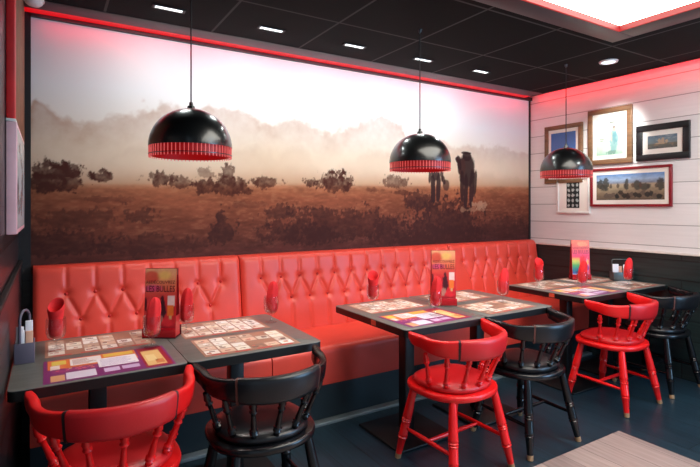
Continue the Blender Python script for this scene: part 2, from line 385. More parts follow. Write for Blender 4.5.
    for k, (u, v, hw, hh, a) in enumerate(S): c = shrub(c, u, v, hw, hh, a, seed=k, col=(80, 38, 28) if v < 200 else (62, 31, 29))
    # the walkers with their horse
    def blob(c, u, v, hw, hh, a, col, rot=0):
        cx, cz = wl(u, v); ex, _ = wl(u+hw*.78, v); _, ez = wl(u, v-hh*.92); rx = ex-cx; rz = ez-cz
        dx = x-cx; dz = z-cz; q = dx*math.cos(rot)+dz*math.sin(rot); r = -dx*math.sin(rot)+dz*math.cos(rot)
        return mixc(c, L3(col), a*sst(1.12, .88, (np.abs(q/rx)**2.6+np.abs(r/rz)**2.6)**(1/2.6)+.25*(fbm(x*40, z*40, 120)-.5)))
    D = (52, 30, 32); D2 = (76, 46, 42)
    for args in ((435.5, 169, 5.2, 13, .95, D, 0), (435.5, 153, 3, 4.5, .95, D, 0), (435.5, 149.5, 5, 1.2, .9, D, 0), (433, 189, 2.9, 16, .95, D, .03), (438.3, 188, 2.9, 16, .95, D, -.05), (430.2, 172, 1.9, 12, .9, D, -.1), (441.5, 171, 2, 12, .9, D, .12), (446, 185, 4, 6, .85, D2, 0), (443.5, 180, 2, 5, .85, D, .3),
                 (467, 171, 10, 17, .97, D, 0), (467, 156.5, 5.5, 5, .95, D, 0), (466, 153, 6.5, 1.4, .9, D, 0), (461.5, 167, 5, 9, .92, D2, 0), (459, 163, 2.6, 8, .95, D, .2), (457.3, 160, 2.2, 3.6, .95, D, .5), (462, 186, 2.6, 17, .95, D, 0), (465.8, 191, 2.6, 19, .95, D, -.03), (471.5, 188, 2.9, 20, .95, D, -.06), (475, 183, 2.2, 14, .92, D, -.08)):
        c = blob(c, *args)
    c = shrub(c, 479, 207, 7, 5, .35, (214, 170, 138), 40, 1.4); c = shrub(c, 470, 210, 12, 2, .3, (200, 150, 118), 41, 1.4)
    # darker towards the left and right margins
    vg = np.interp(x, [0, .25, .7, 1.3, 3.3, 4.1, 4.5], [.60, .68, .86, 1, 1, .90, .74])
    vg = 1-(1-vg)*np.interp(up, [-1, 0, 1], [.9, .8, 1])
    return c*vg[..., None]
mu = thing('wall_mural', 'wide printed mural of a misty sepia desert with shrubs and walkers', 'mural', (0, 0, 0))
picture('print', 800, 270, lambda a, b: (X0+a*(X1-X0), -.013, Z0+b*(Z1-Z0)), paint_mural, M['ink_matt'], mu)
MB().box(X0, X1, -.012, -.001, Z0, Z1).build('backing_panel', M['dark_trim'], mu)

# ------------------------------------------------------------------ upholstered bench
def y_front(z): return np.interp(z, [.47, .9, 1.0, 1.04], [-.205, -.125, -.105, -.09])
def bench(name, label, x0, x1, b0, db, nb):
    t = thing(name, label, 'bench', ((x0+x1)/2, 0, 0), 0, 'button tufted wall bench'); xm = (x0+x1)/2
    x0 += .004; x1 -= .004
    nx = int((x1-x0)/.0085); nz = 76
    R1 = [(b0+db*i, .882) for i in range(nb)]; R2 = [(b0+db*(i+.5), .728) for i in range(nb-1)]
    xs = np.linspace(x0, x1, nx); zs = np.linspace(.455, 1.05, nz)
    Xg, Zg = np.meshgrid(xs, zs)
    dep = np.zeros_like(Xg)
    def seg(ax, az, bx, bz, wid, amp):
        nonlocal dep
        lx, lz = bx-ax, bz-az; ll = lx*lx+lz*lz
        tt = np.clip(((Xg-ax)*lx+(Zg-az)*lz)/ll, 0, 1)
        d = np.hypot(Xg-ax-tt*lx, Zg-az-tt*lz)
        dep = np.maximum(dep, amp*np.exp(-(d/wid)**1.25))
    for (x, z) in R1: seg(x, z, x, 1.06, .0085, .012)
    for (x, z) in R2: seg(x, z, x, .455, .0085, .011)
    for i in range(nb-1):
        seg(*R1[i], *R2[i], .0115, .016); seg(*R2[i], *R1[i+1], .0115, .014)
    for (x, z) in R1+R2: dep = np.maximum(dep, .024*np.exp(-(np.hypot(Xg-x, Zg-z)/.026)**1.4))
    edge = np.minimum(Xg-x0, x1-Xg); dep += .020*np.exp(-(edge/.012)**1.3)
    topr = np.clip((Zg-1.0)/.05, 0, 1); Yg = np.interp(Zg, [.455, .9, 1.0, 1.05], [-.205, -.135, -.120, -.112])+dep+.045*(1-np.sqrt(np.clip(1-topr**2, 0, 1)))
    g = MB(); V = [(a-xm, b, c) for a, b, c in zip(Xg.ravel(), Yg.ravel(), Zg.ravel())]
    fs = [(j*nx+i, j*nx+i+1, (j+1)*nx+i+1, (j+1)*nx+i) for j in range(nz-1) for i in range(nx-1)]
    o_ = len(V)
    V += [(a-xm, -.016, 1.05) for a in xs]; fs += [((nz-1)*nx+i, (nz-1)*nx+i+1, o_+i+1, o_+i) for i in range(nx-1)]
    b_ = len(V); V += [(a-xm, -.016, .455) for a in xs]
    fs += [(o_+i, o_+i+1, b_+i+1, b_+i) for i in range(nx-1)]+[(b_+i, b_+i+1, i+1, i) for i in range(nx-1)]
    fs.append([j*nx for j in range(nz-1, -1, -1)]+[b_, o_][0:1]+[o_]); fs.append([j*nx+nx-1 for j in range(nz)]+[o_+nx-1, b_+nx-1])
    g.add(V, fs); g.build('backrest', M['red_leather'], t, smooth=70)
    for (x, z) in R1+R2:
        y = float(np.interp(z, [.455, .9], [-.205, -.135]))+.024
        MB().lathe((x-xm, y, z), (x-xm, y-.012, z+.001), [(0, .011), (.4, .011), (.8, .008), (1, .003)], 10).build('button', M['red_button'], t, smooth=60)
    # seat cushion with rounded nose
    sec = [(-.20, .40), (-.20, .486), (-.40, .489), (-.60, .486)]+[(-.665-.035*math.sin(a), .448+.036*math.cos(a)) for a in np.linspace(0, PI/2, 6)]+[(-.70, .30), (-.695, .245), (-.66, .24), (-.2, .24)]
    ns = max(8, int((x1-x0)/.1)); R = []
    for i in range(ns+1):
        x = x0-xm+(x1-x0)*i/ns; k = 0.006*(1 if 0 < i < ns else 0)
        R.append([(x, y, z+(k if z > .45 else 0)) for y, z in sec])
    MB().rings(R).build('seat', M['red_leather'], t, smooth=50)
    MB().box(x0-xm, x1-xm, -.675, -.02, .0, .24).build('plinth', M['plinth'], t)
    MB().box(x0-xm, x1-xm, -.735, -.676, .0, .022).build('skirting', M['skirting'], t, bevel=.004)
    return t
bench('tufted_bench', 'red button tufted wall bench section at the left wall', 0.008, 1.25, .178, .155, 7)
bench('tufted_bench', 'long middle section of the red button tufted wall bench', 1.25, 3.245, 1.405, .153, 12)
bench('tufted_bench', 'red button tufted wall bench section beside the white board wall', 3.245, XR-.014, 3.40, .155, 7)

# ------------------------------------------------------------------ tables
def rrect(x0, x1, y0, y1, r, rs=(1, 1, 1, 1), n=5):
    pts = []
    for (cx, cy, a0, k) in ((x1-r, y1-r, 0, rs[0]), (x0+r, y1-r, PI/2, rs[1]), (x0+r, y0+r, PI, rs[2]), (x1-r, y0+r, 1.5*PI, rs[3])):
        for i in range(n):
            a = a0+PI/2*i/(n-1); rr = r*k; ox = cx+(r-rr)*(1 if a0 in (0, 1.5*PI) else -1); oy = cy+(r-rr)*(1 if a0 in (0, PI/2) else -1)
            pts.append((ox+rr*math.cos(a), oy+rr*math.sin(a)))
    return pts
TBL = {}
def table(key, label, x0, x1, y0, y1, sticker=False):
    cx, cy = (x0+x1)/2, (y0+y1)/2; hx, hy = (x1-x0)/2-.0015, (y1-y0)/2
    t = thing('dining_table', label, 'table', (cx, cy, 0), 0, 'dark bistro tables'); TBL[key] = t
    P = rrect(-hx, hx, -hy, hy, .028); Q = rrect(-hx+.004, hx-.004, -hy+.004, hy-.004, .025)
    tt = MB().rings([[(x, y, .709) for x, y in P], [(x, y, .746) for x, y in P]], True, True).build('edge_band', M['table_edge'], None, smooth=40)
    tp = MB().rings([[(x, y, .7462) for x, y in P], [(x, y, .7485) for x, y in P], [(x, y, .75) for x, y in Q]], True, True).build('tabletop', M['table_top'], t, smooth=40)
    tt.parent = tp
    MB().box(-.035, .035, -.035, .035, .02, .700).build('column', M['iron'], t, bevel=.004)
    MB().box(-.19, .19, -.19, .19, .695, .7085).build('top_bracket', M['iron'], t)
    MB().box(-.215, .215, -.215, .215, .0, .016).build('base_plate', M['iron'], t, bevel=.004)
    if sticker: MB().box(-hx-.0025, -hx, -.10, -.055, .716, .744).build('edge_sticker', M['orange_tag'], t)
T1, T2, T3 = (-.040, .588, 1.222), (1.69, 2.295, 2.915), (3.335, 3.905, 4.474)
YT1, YT2, YT3 = (-1.395, -.68), (-1.447, -.685), (-1.392, -.70)
table('a', 'grey topped black table against the left wall with the mauve caddy', T1[0], T1[1], *YT1)
table('b', 'grey topped black table joined to the table at the left wall', T1[1], T1[2], *YT1)
table('c', 'grey topped black table with orange edge sticker behind the middle red chair', T2[0], T2[1], *YT2, True)
table('d', 'grey topped black table half behind the black chair in the middle', T2[1], T2[2], *YT2)
table('e', 'grey topped black table with orange edge sticker behind the far red chair', T3[0], T3[1], *YT3, True)
table('f', 'grey topped black table against the white board wall', T3[1], T3[2], *YT3)

# ------------------------------------------------------------------ placemats
def paper(o): return o
def grid_mat(label, cx, cy, seed, rz=0):
    r = random.Random(seed); w, d = .45, .30; g = MB()
    g.box(-w/2, w/2, -d/2, d/2, 0, .0008, (166, 124, 104))
    cols = [(240, 234, 224), (230, 220, 206), (214, 200, 184), (238, 230, 214), (196, 170, 150), (150, 120, 104), (244, 240, 234), (222, 190, 168)]
    nx, ny = 6, 4; z0, z1 = .0008, .0010
    for i in range(nx):
        for j in range(ny):
            x0 = -w/2+.012+(w-.024)*i/nx; x1 = x0+(w-.024)/nx-.008; y0 = -d/2+.03+(d-.04)*j/ny; y1 = y0+(d-.04)/ny-.007
            if r.random() < .12: continue
            c = r.choice(cols); g.box(x0, x1, y0, y1, z0, z1, c)
            for k in range(3):
                a = x0+(x1-x0)*r.uniform(.05, .5); b = a+(x1-x0)*r.uniform(.2, .45); e = y0+(y1-y0)*r.uniform(.08, .6); f = e+(y1-y0)*r.uniform(.12, .35)
                g.box(a, min(b, x1-.002), e, min(f, y1-.002), z1, z1+.0001+.00005*k, r.choice([(190, 140, 116), (240, 236, 230), (140, 104, 92), (200, 120, 100), (228, 208, 176), (118, 92, 84)]))
    for k in range(4):
        x0 = -w/2+.03+k*.105; g.box(x0, x0+.07, -d/2+.008, -d/2+.02, z0, z1, (196, 54, 56))
    o = g.build('placemat', M['ink']); o.location = (cx, cy, .7502); o.rotation_euler = (0, 0, rz)
    return tag(o, label, 'placemat', 'printed paper placemats')
def colour_mat(label, cx, cy, rz=0):
    w, d = .47, .31; g = MB(); z = .0008
    g.box(-w/2, w/2, -d/2, d/2, 0, z, (126, 48, 110))
    def q(x0, x1, y0, y1, c, k=1): g.box(-w/2+w*x0, -w/2+w*x1, -d/2+d*y0, -d/2+d*y1, z, z+.00015*k, c)
    q(.03, .74, .55, .98, (222, 120, 60)); q(.20, .45, .62, .94, (236, 226, 224), 2); q(.06, .17, .74, .93, (226, 200, 90), 2); q(.05, .12, .52, .72, (230, 214, 206), 2)
    q(.47, .72, .80, .96, (232, 186, 84), 2); q(.41, .73, .36, .76, (240, 234, 238), 3); q(.16, .38, .06, .34, (226, 216, 232), 2); q(.05, .15, .04, .28, (222, 166, 120), 2)
    q(.44, .56, .12, .28, (214, 190, 222), 2); q(.58, .72, .14, .28, (206, 180, 216), 2); q(.06, .40, .38, .54, (150, 62, 118), 2)
    q(.76, .98, .03, .97, (160, 40, 56), 1); q(.78, .94, .10, .82, (232, 190, 124), 2); q(.80, .88, .30, .6, (242, 212, 150), 3); q(.86, .93, .16, .34, (206, 130, 80), 3)
    r = random.Random(5)
    for k in range(16):
        x = r.uniform(.08, .36); y = r.uniform(.40, .52); q(x, x+.025, y, y+.03, r.choice([(228, 120, 130), (236, 190, 150), (210, 80, 96)]), 4)
    for k in range(7):
        q(.43, .43+r.uniform(.18, .28), .40+k*.048, .412+k*.048, (176, 150, 190), 5); q(.22, .22+r.uniform(.1, .2), .66+k*.036, .674+k*.036, (196, 150, 140), 5)
    o = g.build('placemat', M['ink']); o.location = (cx, cy, .7502); o.rotation_euler = (0, 0, rz)
    return tag(o, label, 'placemat', 'printed paper placemats')
fy, ny = .865, 1.215
colour_mat('purple and orange placemat near edge of the table at the left wall', .305, -1.225, .0)
grid_mat('brown photo grid placemat on the bench side of the table at the left wall', .30, -.865, 1)
grid_mat('brown photo grid placemat in front of the near black chair', .895, -1.215, 2, -.03)
grid_mat('brown photo grid placemat between near menu and upright napkin by the bench', .885, -.865, 3)
colour_mat('purple and orange placemat in front of the middle red chair', 1.985, -1.255, .02)
grid_mat('pale photo grid placemat under the folded dark red open napkin', 1.985, -.875, 4)
grid_mat('photo grid placemat in front of the middle black chair', 2.585, -1.255, 5, .03)
grid_mat('photo grid placemat by the bench just right of the middle menu', 2.585, -.875, 6)
colour_mat('purple and orange placemat in front of the far red chair', 3.625, -1.215, -.02)
grid_mat('photo grid placemat by the bench under the napkin at the far table', 3.62, -.87, 7)
grid_mat('photo grid placemat beside the steel caddy at the far table', 4.19, -1.215, 8)
grid_mat('photo grid placemat behind the far menu against the wall', 4.185, -.87, 9)

# ------------------------------------------------------------------ glasses + napkins
gp = [(0, .034), (.0, .034), (.012, .034), (.03, .012), (.08, .005), (.26, .005), (.31, .016), (.40, .034), (.55, .0405), (.8, .0415), (1, .0395)]
gi = [(1, .0382), (.8, .0402), (.55, .0392), (.41, .0325), (.34, .014), (.33, .002)]
def glass_proto(label, loc):
    t = thing('wine_glass', label, 'glass', loc, 0, 'stemmed glasses holding napkins'); H = .145
    MB().lathe((0, 0, 0), (0, 0, H), gp[1:6], 20, True, True).build('stem_and_foot', M['glass'], t, smooth=50)
    MB().lathe((0, 0, 0), (0, 0, H), [(.262, .0052)]+gp[6:]+gi, 24, True, True).build('bowl', M['glass'], t, smooth=50)
    return t
def napkin_open(label, loc, rz):
    g = MB(); n = 28; R = []
    for k, (h, r) in enumerate(((.054, .012), (.062, .022), (.08, .027), (.10, .028), (.14, .026), (.17, .030), (.20, .034), (.225, .033))):
        a = max(0, (h-.14)/.085)
        R.append([(r*math.cos(2*PI*j/n)*(1-.1*a), r*.75*math.sin(2*PI*j/n), h+a*.028*math.sin(2*PI*j/n)-.02*a) for j in range(n)])
    for (h, r) in ((.222, .029), (.19, .027), (.15, .016)):
        a = max(0, (h-.14)/.085)
        R.append([(r*math.cos(2*PI*j/n)*(1-.1*a), r*.75*math.sin(2*PI*j/n), h+a*.028*math.sin(2*PI*j/n)-.02*a) for j in range(n)])
    o = g.rings([[(x*1.12, y*1.12, z) for x, y, z in q] for q in R]).build('napkin', M['napkin'], smooth=80); o.location = loc; o.rotation_euler = (0, 0, rz)
    return tag(o, label, 'napkin', 'red rolled napkins')
def napkin_point(label, loc, rz, lean=.012):
    g = MB(); n = 30; R = []
    for (h, r) in ((.054, .012), (.062, .022), (.08, .027), (.10, .027), (.14, .0265), (.17, .026), (.195, .023), (.212, .0175), (.224, .011), (.23, .004)):
        a = max(0, (h-.13)/.115)
        R.append([((r+.0048*math.sin(3*(2*PI*j/n)+h*9)*(r > .01))*math.cos(2*PI*j/n)+lean*a, (r+.003*math.sin(4*(2*PI*j/n)))*math.sin(2*PI*j/n)*(.85-.25*a), h) for j in range(n)])
    g.rings([[(x*1.15, y*1.2, z) for x, y, z in q] for q in R])
    o = g.build('napkin', M['napkin'], smooth=80); o.location = loc; o.rotation_euler = (0, 0, rz)
    return tag(o, label, 'napkin', 'red rolled napkins')
spots = [(56, 350, 'o', 'at the bench side of the left wall table', -.45), (152, 347, 'p', 'right in front of the near menu', 0), (186, 332, 'p', 'behind the near menu towards the bench', 0), (271, 322, 'p', 'at the right end of the near pair of tables', 0),
         (373, 307, 'o', 'at the left end of the middle tables', -.55), (435, 315, 'p', 'right in front of the middle menu', 0), (503, 302, 'p', 'standing alone at the right end of the middle tables', 0),
         (539, 287, 'o', 'at the left end of the far tables by the bench', -.6), (582, 290, 'p', 'right in front of the far menu', 0), (628, 286, 'p', 'in front of the steel caddy', 0)]
g0 = None
for i, (u, v, kind, where, rz) in enumerate(spots):
    p = at(u, v, z=.7515); loc = (p.x, p.y, .7516)
    lab = 'stemmed glass ' +where
    if g0 is None: g0 = glass_proto(lab, loc)
    else: dup(g0, loc, 0, lab)
    if kind == 'o': napkin_open('red napkin rolled open, '+where, loc, rz)
    else: napkin_point('pointed red napkin '+where, loc, -.5+.4*math.sin(i*2.1))

# ------------------------------------------------------------------ menus
def menu(where, u0, u1, v, hgt, variant):
    a = at(*u0, z=.751); b = at(*u1, z=.751); c = (a+b)/2; rz = math.atan2(b.y-a.y, b.x-a.x); W = .158; H = hgt
    t = thing('menu_holder', 'dark red acrylic menu holder '+where, 'menu holder', (c.x, c.y, .7512), rz, 'acrylic menu holders')
    MB().box(-W/2-.004, W/2+.004, -.012, .075, 0, .006).build('base', M['acrylic_dark'], t, bevel=.002)
    MB().box(-W/2-.004, W/2+.004, -.012, -.008, .006, .05).build('front_lip', M['acrylic'], t, bevel=.001)
    MB().box(-W/2-.004, W/2+.004, .071, .075, .006, .05).build('rear_lip', M['acrylic_dark'], t, bevel=.001)
    m = thing('menu_card', 'tall folded %s menu card standing %s' % (('red and orange drinks', 'red and orange drinks', 'bright rainbow coloured')[variant], where), 'menu', (c.x, c.y, .7576), rz, 'table menu cards')
    def panel(y0, y1, th):   # a leaning sheet from y0 (foot) to y1 (top)
        g = MB()
        def P(x, z, off): return (-W/2+W*x, y0+(y1-y0)*z+off, H*z)
        def q(x0, x1, z0, z1, col, k):
            o = -.0003*k
            if k == 0: 
                vs = [P(x0, z0, 0), P(x1, z0, 0), P(x1, z1, 0), P(x0, z1, 0), P(x0, z0, th), P(x1, z0, th), P(x1, z1, th), P(x0, z1, th)]
                g.add(vs, [(0, 1, 2, 3), (5, 4, 7, 6), (0, 4, 5, 1), (1, 5, 6, 2), (2, 6, 7, 3), (3, 7, 4, 0)], col)
            else: g.add([P(x0, z0, o), P(x1, z0, o), P(x1, z1, o), P(x0, z1, o)], [(0, 1, 2, 3)], col)
        def tx(s, x0, x1, z0, z1, col):
            vs, fs = text_quads(s, x1-x0, z1-z0)
            g.add([P(x0+a_, z0+b_, -.0016) for a_, b_ in vs], fs, col)
        return g, q, tx
    g, q, tx = panel(0, .024, .0012)
    q(0, 1, 0, 1, (206, 48, 44), 0)
    def drinks(a, b):
        c = base(a, [(0, (150, 18, 30)), (.12, (160, 20, 32)), (.2, (206, 34, 44)), (.5, (200, 36, 42)), (.62, (214, 70, 58)), (.8, (222, 120, 82)), (1, (222, 160, 116))], b)
        c = mixc(c, L3((206, 54, 44)), .8*sst(.5, .3, np.hypot((a-.2)/.6, (b-.88)/.22))); c = mixc(c, L3((230, 182, 96)), .8*sst(.6, .2, np.hypot((a-.62)/.5, (b-.9)/.16)))
        c = mixc(c, L3((206, 60, 120)), .75*sst(.6, .2, np.hypot((a-.25)/.7, (b-.71)/.12)))
        c = ell(c, a, b, .56, .40, .12, .14, (54, 14, 24), .95); c = ell(c, a, b, .57, .54, .05, .07, (64, 16, 24), .9); c = ell(c, a, b, .12, .42, .14, .16, (226, 60, 60), .8); c = ell(c, a, b, .03, .46, .05, .1, (60, 14, 16), .9)
        c = rec(c, a, b, .72, .95, .45, .60, (232, 196, 190)); c = rec(c, a, b, .74, .93, .30, .46, (228, 112, 44)); c = rec(c, a, b, .79, .88, .25, .30, (214, 166, 112))
        c = ell(c, a, b, .45, .24, .14, .07, (176, 128, 112), .8); c = ell(c, a, b, .72, .2, .16, .06, (222, 40, 50), .8); c = ell(c, a, b, .30, .36, .1, .2, (212, 40, 46), .8)
        return c*(.85+.3*fbm(a*9, b*18, 12))[..., None]
    def rainbow(a, b):
        c = base(a, [(0, (196, 40, 60)), (.5, (222, 50, 66)), (.62, (226, 62, 100)), (.78, (226, 90, 80)), (1, (228, 120, 84))], b)
        st = base(a, [(0, (216, 208, 222)), (.10, (210, 200, 220)), (.15, (44, 62, 130)), (.25, (46, 110, 120)), (.36, (80, 160, 80)), (.46, (200, 196, 76)), (.55, (228, 130, 70))], b)
        k = sst(.46, .40, a)*sst(.58, .52, b)*sst(.02, .05, b); c = c*(1-k[..., None])+st*k[..., None]
        c = ell(c, a, b, .58, .32, .14, .3, (222, 34, 40), .9); c = ell(c, a, b, .86, .35, .1, .2, (226, 124, 164), .9); c = ell(c, a, b, .88, .28, .06, .08, (94, 60, 150), .9); c = ell(c, a, b, .88, .44, .06, .06, (232, 184, 86), .9); c = ell(c, a, b, .6, .9, .3, .06, (234, 150, 100), .8)
        return c*(.85+.3*fbm(a*9, b*18, 19))[..., None]
    picture('front_print', 36, 72, lambda a, b: (-W/2+W*(.01+.98*a), .024*(.005+.99*b)-.0005, H*(.005+.99*b)), drinks if variant < 2 else rainbow, M['ink'], m)
    tx('REDÉCOUVREZ', .05, .95, .775, .832, (96, 20, 20) if variant < 2 else (170, 30, 50)); tx('LES BULLES', .05, .95, .655, .745, (84, 10, 18) if variant < 2 else (150, 24, 60))
    g.build('front_panel', M['ink'], m)
    g, q, tx = panel(.066, .040, .0012); q(0, 1, 0, 1.0, (150, 30, 34), 0); q(.02, .98, .9, .995, (196, 150, 120), 1); g.build('back_panel', M['ink'], m)
    MB().box(-.0008+W/2-.002, W/2, .004, .062, .001, .1, (176, 30, 36)).build('fold_panel', M['ink'], m)
menu('on the near pair of tables', (143, 338), (176, 338), 338, .335, 0)
menu('on the middle pair of tables', (432, 306), (456, 306), 306, .355, 1)
menu('on the far pair of tables', (571, 280), (592, 280), 280, .345, 2)

# ------------------------------------------------------------------ caddies
CDX, CDY = .002, -1.01
cd = thing('condiment_caddy', 'mauve grey plastic caddy with a loop handle beside the left wall', 'caddy', (CDX, CDY, .7502), .0, 'table caddies')
g = MB(); g.box(-.036, .036, -.045, .045, 0, .006); g.box(-.036, .036, -.045, -.041, .006, .085); g.box(-.036, .036, .041, .045, .006, .085); g.box(-.036, -.032, -.041, .041, .006, .085); g.box(.032, .036, -.041, .041, .006, .085)
g.build('tray', M['caddy_grey'], cd, bevel=.002)
hp = [(-.016, -.036, .01), (-.016, -.036, .14)]+[(-.016*math.cos(a), -.036*math.cos(a), .175+.04*math.sin(a)) for a in np.linspace(0, PI, 11)]+[(.016, .036, .14), (.016, .036, .01)]
MB().tube(hp, .0055, 10).build('handle', M['caddy_grey'], cd, smooth=80)
for i, (x, y, h, m, l) in enumerate(((-.016, -.026, .145, 'sachet_white', 'tall white sugar sachet at the wall side of the mauve caddy'), (.016, -.012, .165, 'sachet_white', 'white sachet at the table side of the mauve caddy'), (.017, -.03, .125, 'sachet_tan', 'peach coloured sachet in the mauve caddy'), (-.014, .02, .12, 'sachet_white', 'short white sachet at the back of the mauve caddy'))):
    o = MB().box(-.0135, .0135, -.004, .004, 0, h).build('sachet', M[m], bevel=.002); o.location = (CDX+x, CDY+y, .757); o.rotation_euler = (0, 0, .08*(i-1)); tag(o, l, 'sachet', 'sachets in the mauve caddy')
CQ = (4.385, -1.05)
cd = thing('condiment_caddy', 'wire framed steel caddy against the white board wall', 'caddy', (CQ[0], CQ[1], .7502), -.6, 'table caddies')
g = MB(); g.box(-.075, .075, -.04, .04, 0, .004); g.box(-.075, .075, -.04, -.0375, .004, .075); g.box(-.075, .075, .0375, .04, .004, .075); g.box(-.075, -.0725, -.0375, .0375, .004, .075); g.box(.0725, .075, -.0375, .0375, .004, .075)
g.build('tray', M['steel'], cd, bevel=.001)
hp = [(-.073, 0, .01), (-.073, 0, .175), (-.066, 0, .185), (.066, 0, .185), (.073, 0, .175), (.073, 0, .01)]
MB().tube(hp, .004, 8).build('handle', M['steel'], cd, smooth=80)
for i, (x, y, h, m, l) in enumerate(((-.045, -.008, .14, 'sachet_white', 'white sachet at the left end of the steel caddy'), (.045, -.008, .135, 'sachet_white', 'white sachet at the right end of the steel caddy'), (-.005, .012, .12, 'sachet_tan', 'peach sachet in the middle of the steel caddy'))):
    ca, sa = math.cos(-.6), math.sin(-.6)
    o = MB().box(-.025, .025, -.004, .004, 0, h).build('sachet', M[m], bevel=.002); o.location = (CQ[0]+x*ca-y*sa, CQ[1]+x*sa+y*ca, .755); o.rotation_euler = (0, 0, -.6); tag(o, l, 'sachet', 'sachets in the steel caddy')

# ------------------------------------------------------------------ chairs
def crest(th):
    """plan position and outward direction of the back rail, th measured from the rear"""
    a, b, yc = .258, .222, -.03
    if abs(th) <= PI/2: p = Vector((a*math.sin(th), yc-b*math.cos(th), 0)); n = Vector((math.sin(th)/a, -math.cos(th)/b, 0)).normalized()
    else:
        e = abs(th)-PI/2; s = 1 if th > 0 else -1; p = Vector((s*(a+.055*e), yc+.22*e, 0)); n = Vector((s, -.1, 0)).normalized()
    return p, n
def rail(th0, th1, n, hf, tf, zf, lean=.12, rnd=.45):
    R = []
    for i in range(n+1):
        th = th0+(th1-th0)*i/n; p, nr = crest(th); h, t, zt = hf(th), tf(th), zf(th); m = 14; ring = []
        for j in range(m):
            q = 2*PI*j/m; cx, cz = math.cos(q), math.sin(q)
            cx = math.copysign(abs(cx)**rnd, cx); cz = math.copysign(abs(cz)**rnd, cz)
            zz = h/2*cz; ring.append(p+nr*(t/2*cx+lean*zz)+Vector((0, 0, zt-h/2+zz)))
        R.append(ring)
    return MB().rings(R)
LEGP = [(0, .0165), (.05, .018), (.30, .0215), (.40, .0225), (.43, .0235), (.445, .019), (.46, .024), (.475, .019), (.49, .0235), (.505, .020), (.52, .0215), (.66, .0215), (.68, .024), (.695, .019), (.71, .024), (.725, .020), (.95, .0145), (1, .0135)]
SPP = [(0, .011), (.12, .0125), (.22, .0145), (.25, .018), (.28, .0115), (.31, .018), (.34, .0115), (.40, .0125), (.55, .0105), (.66, .0095), (.72, .0105), (.76, .0165), (.80, .0105), (.86, .016), (.94, .012), (1, .011)]
def seat_outline(k=1.0, n=40):
    pts = []
    for j in range(n):
        q = 2*PI*j/n; c, s = math.cos(q), math.sin(q); e = .72 if s > 0 else .88
        pts.append((k*.232*math.copysign(abs(c)**e, c), k*.222*math.copysign(abs(s)**e, s)+.005))
    return pts
GR = 'captain chairs along the tables'
def chair(label, loc, rz, wood, pad, seam, capm):
    t = thing('captain_chair', label, 'chair', loc, rz, GR)
    O = seat_outline
    MB().rings([[(x, y, .408) for x, y in O(.93)], [(x, y, .414) for x, y in O(.985)], [(x, y, .43) for x, y in O(1.0)], [(x, y, .442) for x, y in O(.985)], [(x, y, .444) for x, y in O(.96)]]).build('seat', M[wood], t, smooth=60)
    MB().rings([[(x, y, .4445) for x, y in O(.82)], [(x, y, .456) for x, y in O(.865)], [(x, y, .470) for x, y in O(.855)], [(x, y, .482) for x, y in O(.77)], [(x, y, .488) for x, y in O(.55)], [(x, y, .486) for x, y in O(.2)]]).build('cushion', M[pad], t, smooth=80)
    ends = {}
    for sx in (-1, 1):
        for sy in (-1, 1):
            a = Vector((sx*.155, sy*.145, .412)); b = Vector((sx*.218, sy*.215, 0)); ends[sx, sy] = (a, b)
            l = MB().lathe(a, b+Vector((0, 0, .0)), [(q, k*1.13) for q, k in LEGP], 14).build('leg', M[wood], t, smooth=60)
            d = (b-a); MB().lathe(a+d*.935, b, [(0, .0176), (1, .0166)], 14).build('foot_cap', M[capm], l, smooth=40)
    def on(sx, sy, z): a, b = ends[sx, sy]; f = (a.z-z)/(a.z-b.z); return a+(b-a)*f
    SP = [(0, .008), (.3, .0115), (.5, .0125), (.7, .0115), (1, .008)]
    for sx in (-1, 1): MB().lathe(on(sx, -1, .165), on(sx, 1, .175), SP, 10).build('stretcher', M[wood], t, smooth=60)
    MB().lathe((on(-1, -1, .165)+on(-1, 1, .175))/2, (on(1, -1, .165)+on(1, 1, .175))/2, SP, 10).build('stretcher', M[wood], t, smooth=60)
    for deg in (0, 27, -27, 54, -54, 84, -84):
        th = math.radians(deg); p, n = crest(th); q = Vector((.182*math.sin(th), .012-.172*math.cos(th), .442))
        MB().lathe(q, (p.x, p.y, .652), SPP, 10).build('spindle', M[wood], t, smooth=60)
    S = math.radians(40); E = PI/2+.33
    def hf(th): f = (abs(th)-S)/(E-S); return .094-.036*f-.02*max(0, f-.92)/.08
    def tf(th): f = (abs(th)-S)/(E-S); return .030+.012*f-.016*max(0, f-.9)/.1
    def zf(th): f = (abs(th)-S)/(E-S); return .738-.006*math.sin(PI*min(1, f*1.5))+.010*max(0, (f-.5)/.5)**1.5
    for s in (-1, 1): rail(s*S, s*E, 18, hf, tf, zf).build('armrest', M[wood], t, smooth=70)
    def hp(th): return .112-.006*(abs(th)/S)
    rail(-S+.02, S-.02, 22, hp, lambda th: .046-.008*(abs(th)/S)**6, lambda th: .742, .12, .6).build('backrest', M[pad], t, smooth=70)
    for s in (-1, 1): rail(s*S-.022, s*S+.012, 2, lambda th: .108, lambda th: .036, lambda th: .741).build('seam', M[seam], t, smooth=60)
    return t
red0 = chair('red captain chair nearest the camera at the left wall table', (.305, -1.455, 0), .0, 'red_wood', 'red_pad', 'seam', 'brass')
blk0 = chair('black captain chair at the near tables beside the cropped red chair', (.884, -1.458, 0), -.03, 'black_wood', 'black_pad', 'seam_brown', 'brass')
dup(red0, (1.978, -1.50, 0), .04, 'red captain chair at the middle tables, whole chair in view')
dup(blk0, (2.572, -1.49, 0), .0, 'black captain chair between the two whole red chairs')
dup(red0, (3.58, -1.455, 0), .02, 'red captain chair at the far tables near the white board wall')
dup(blk0, (4.182, -1.455, 0), .0, 'black captain chair in the dark corner by the white board wall')

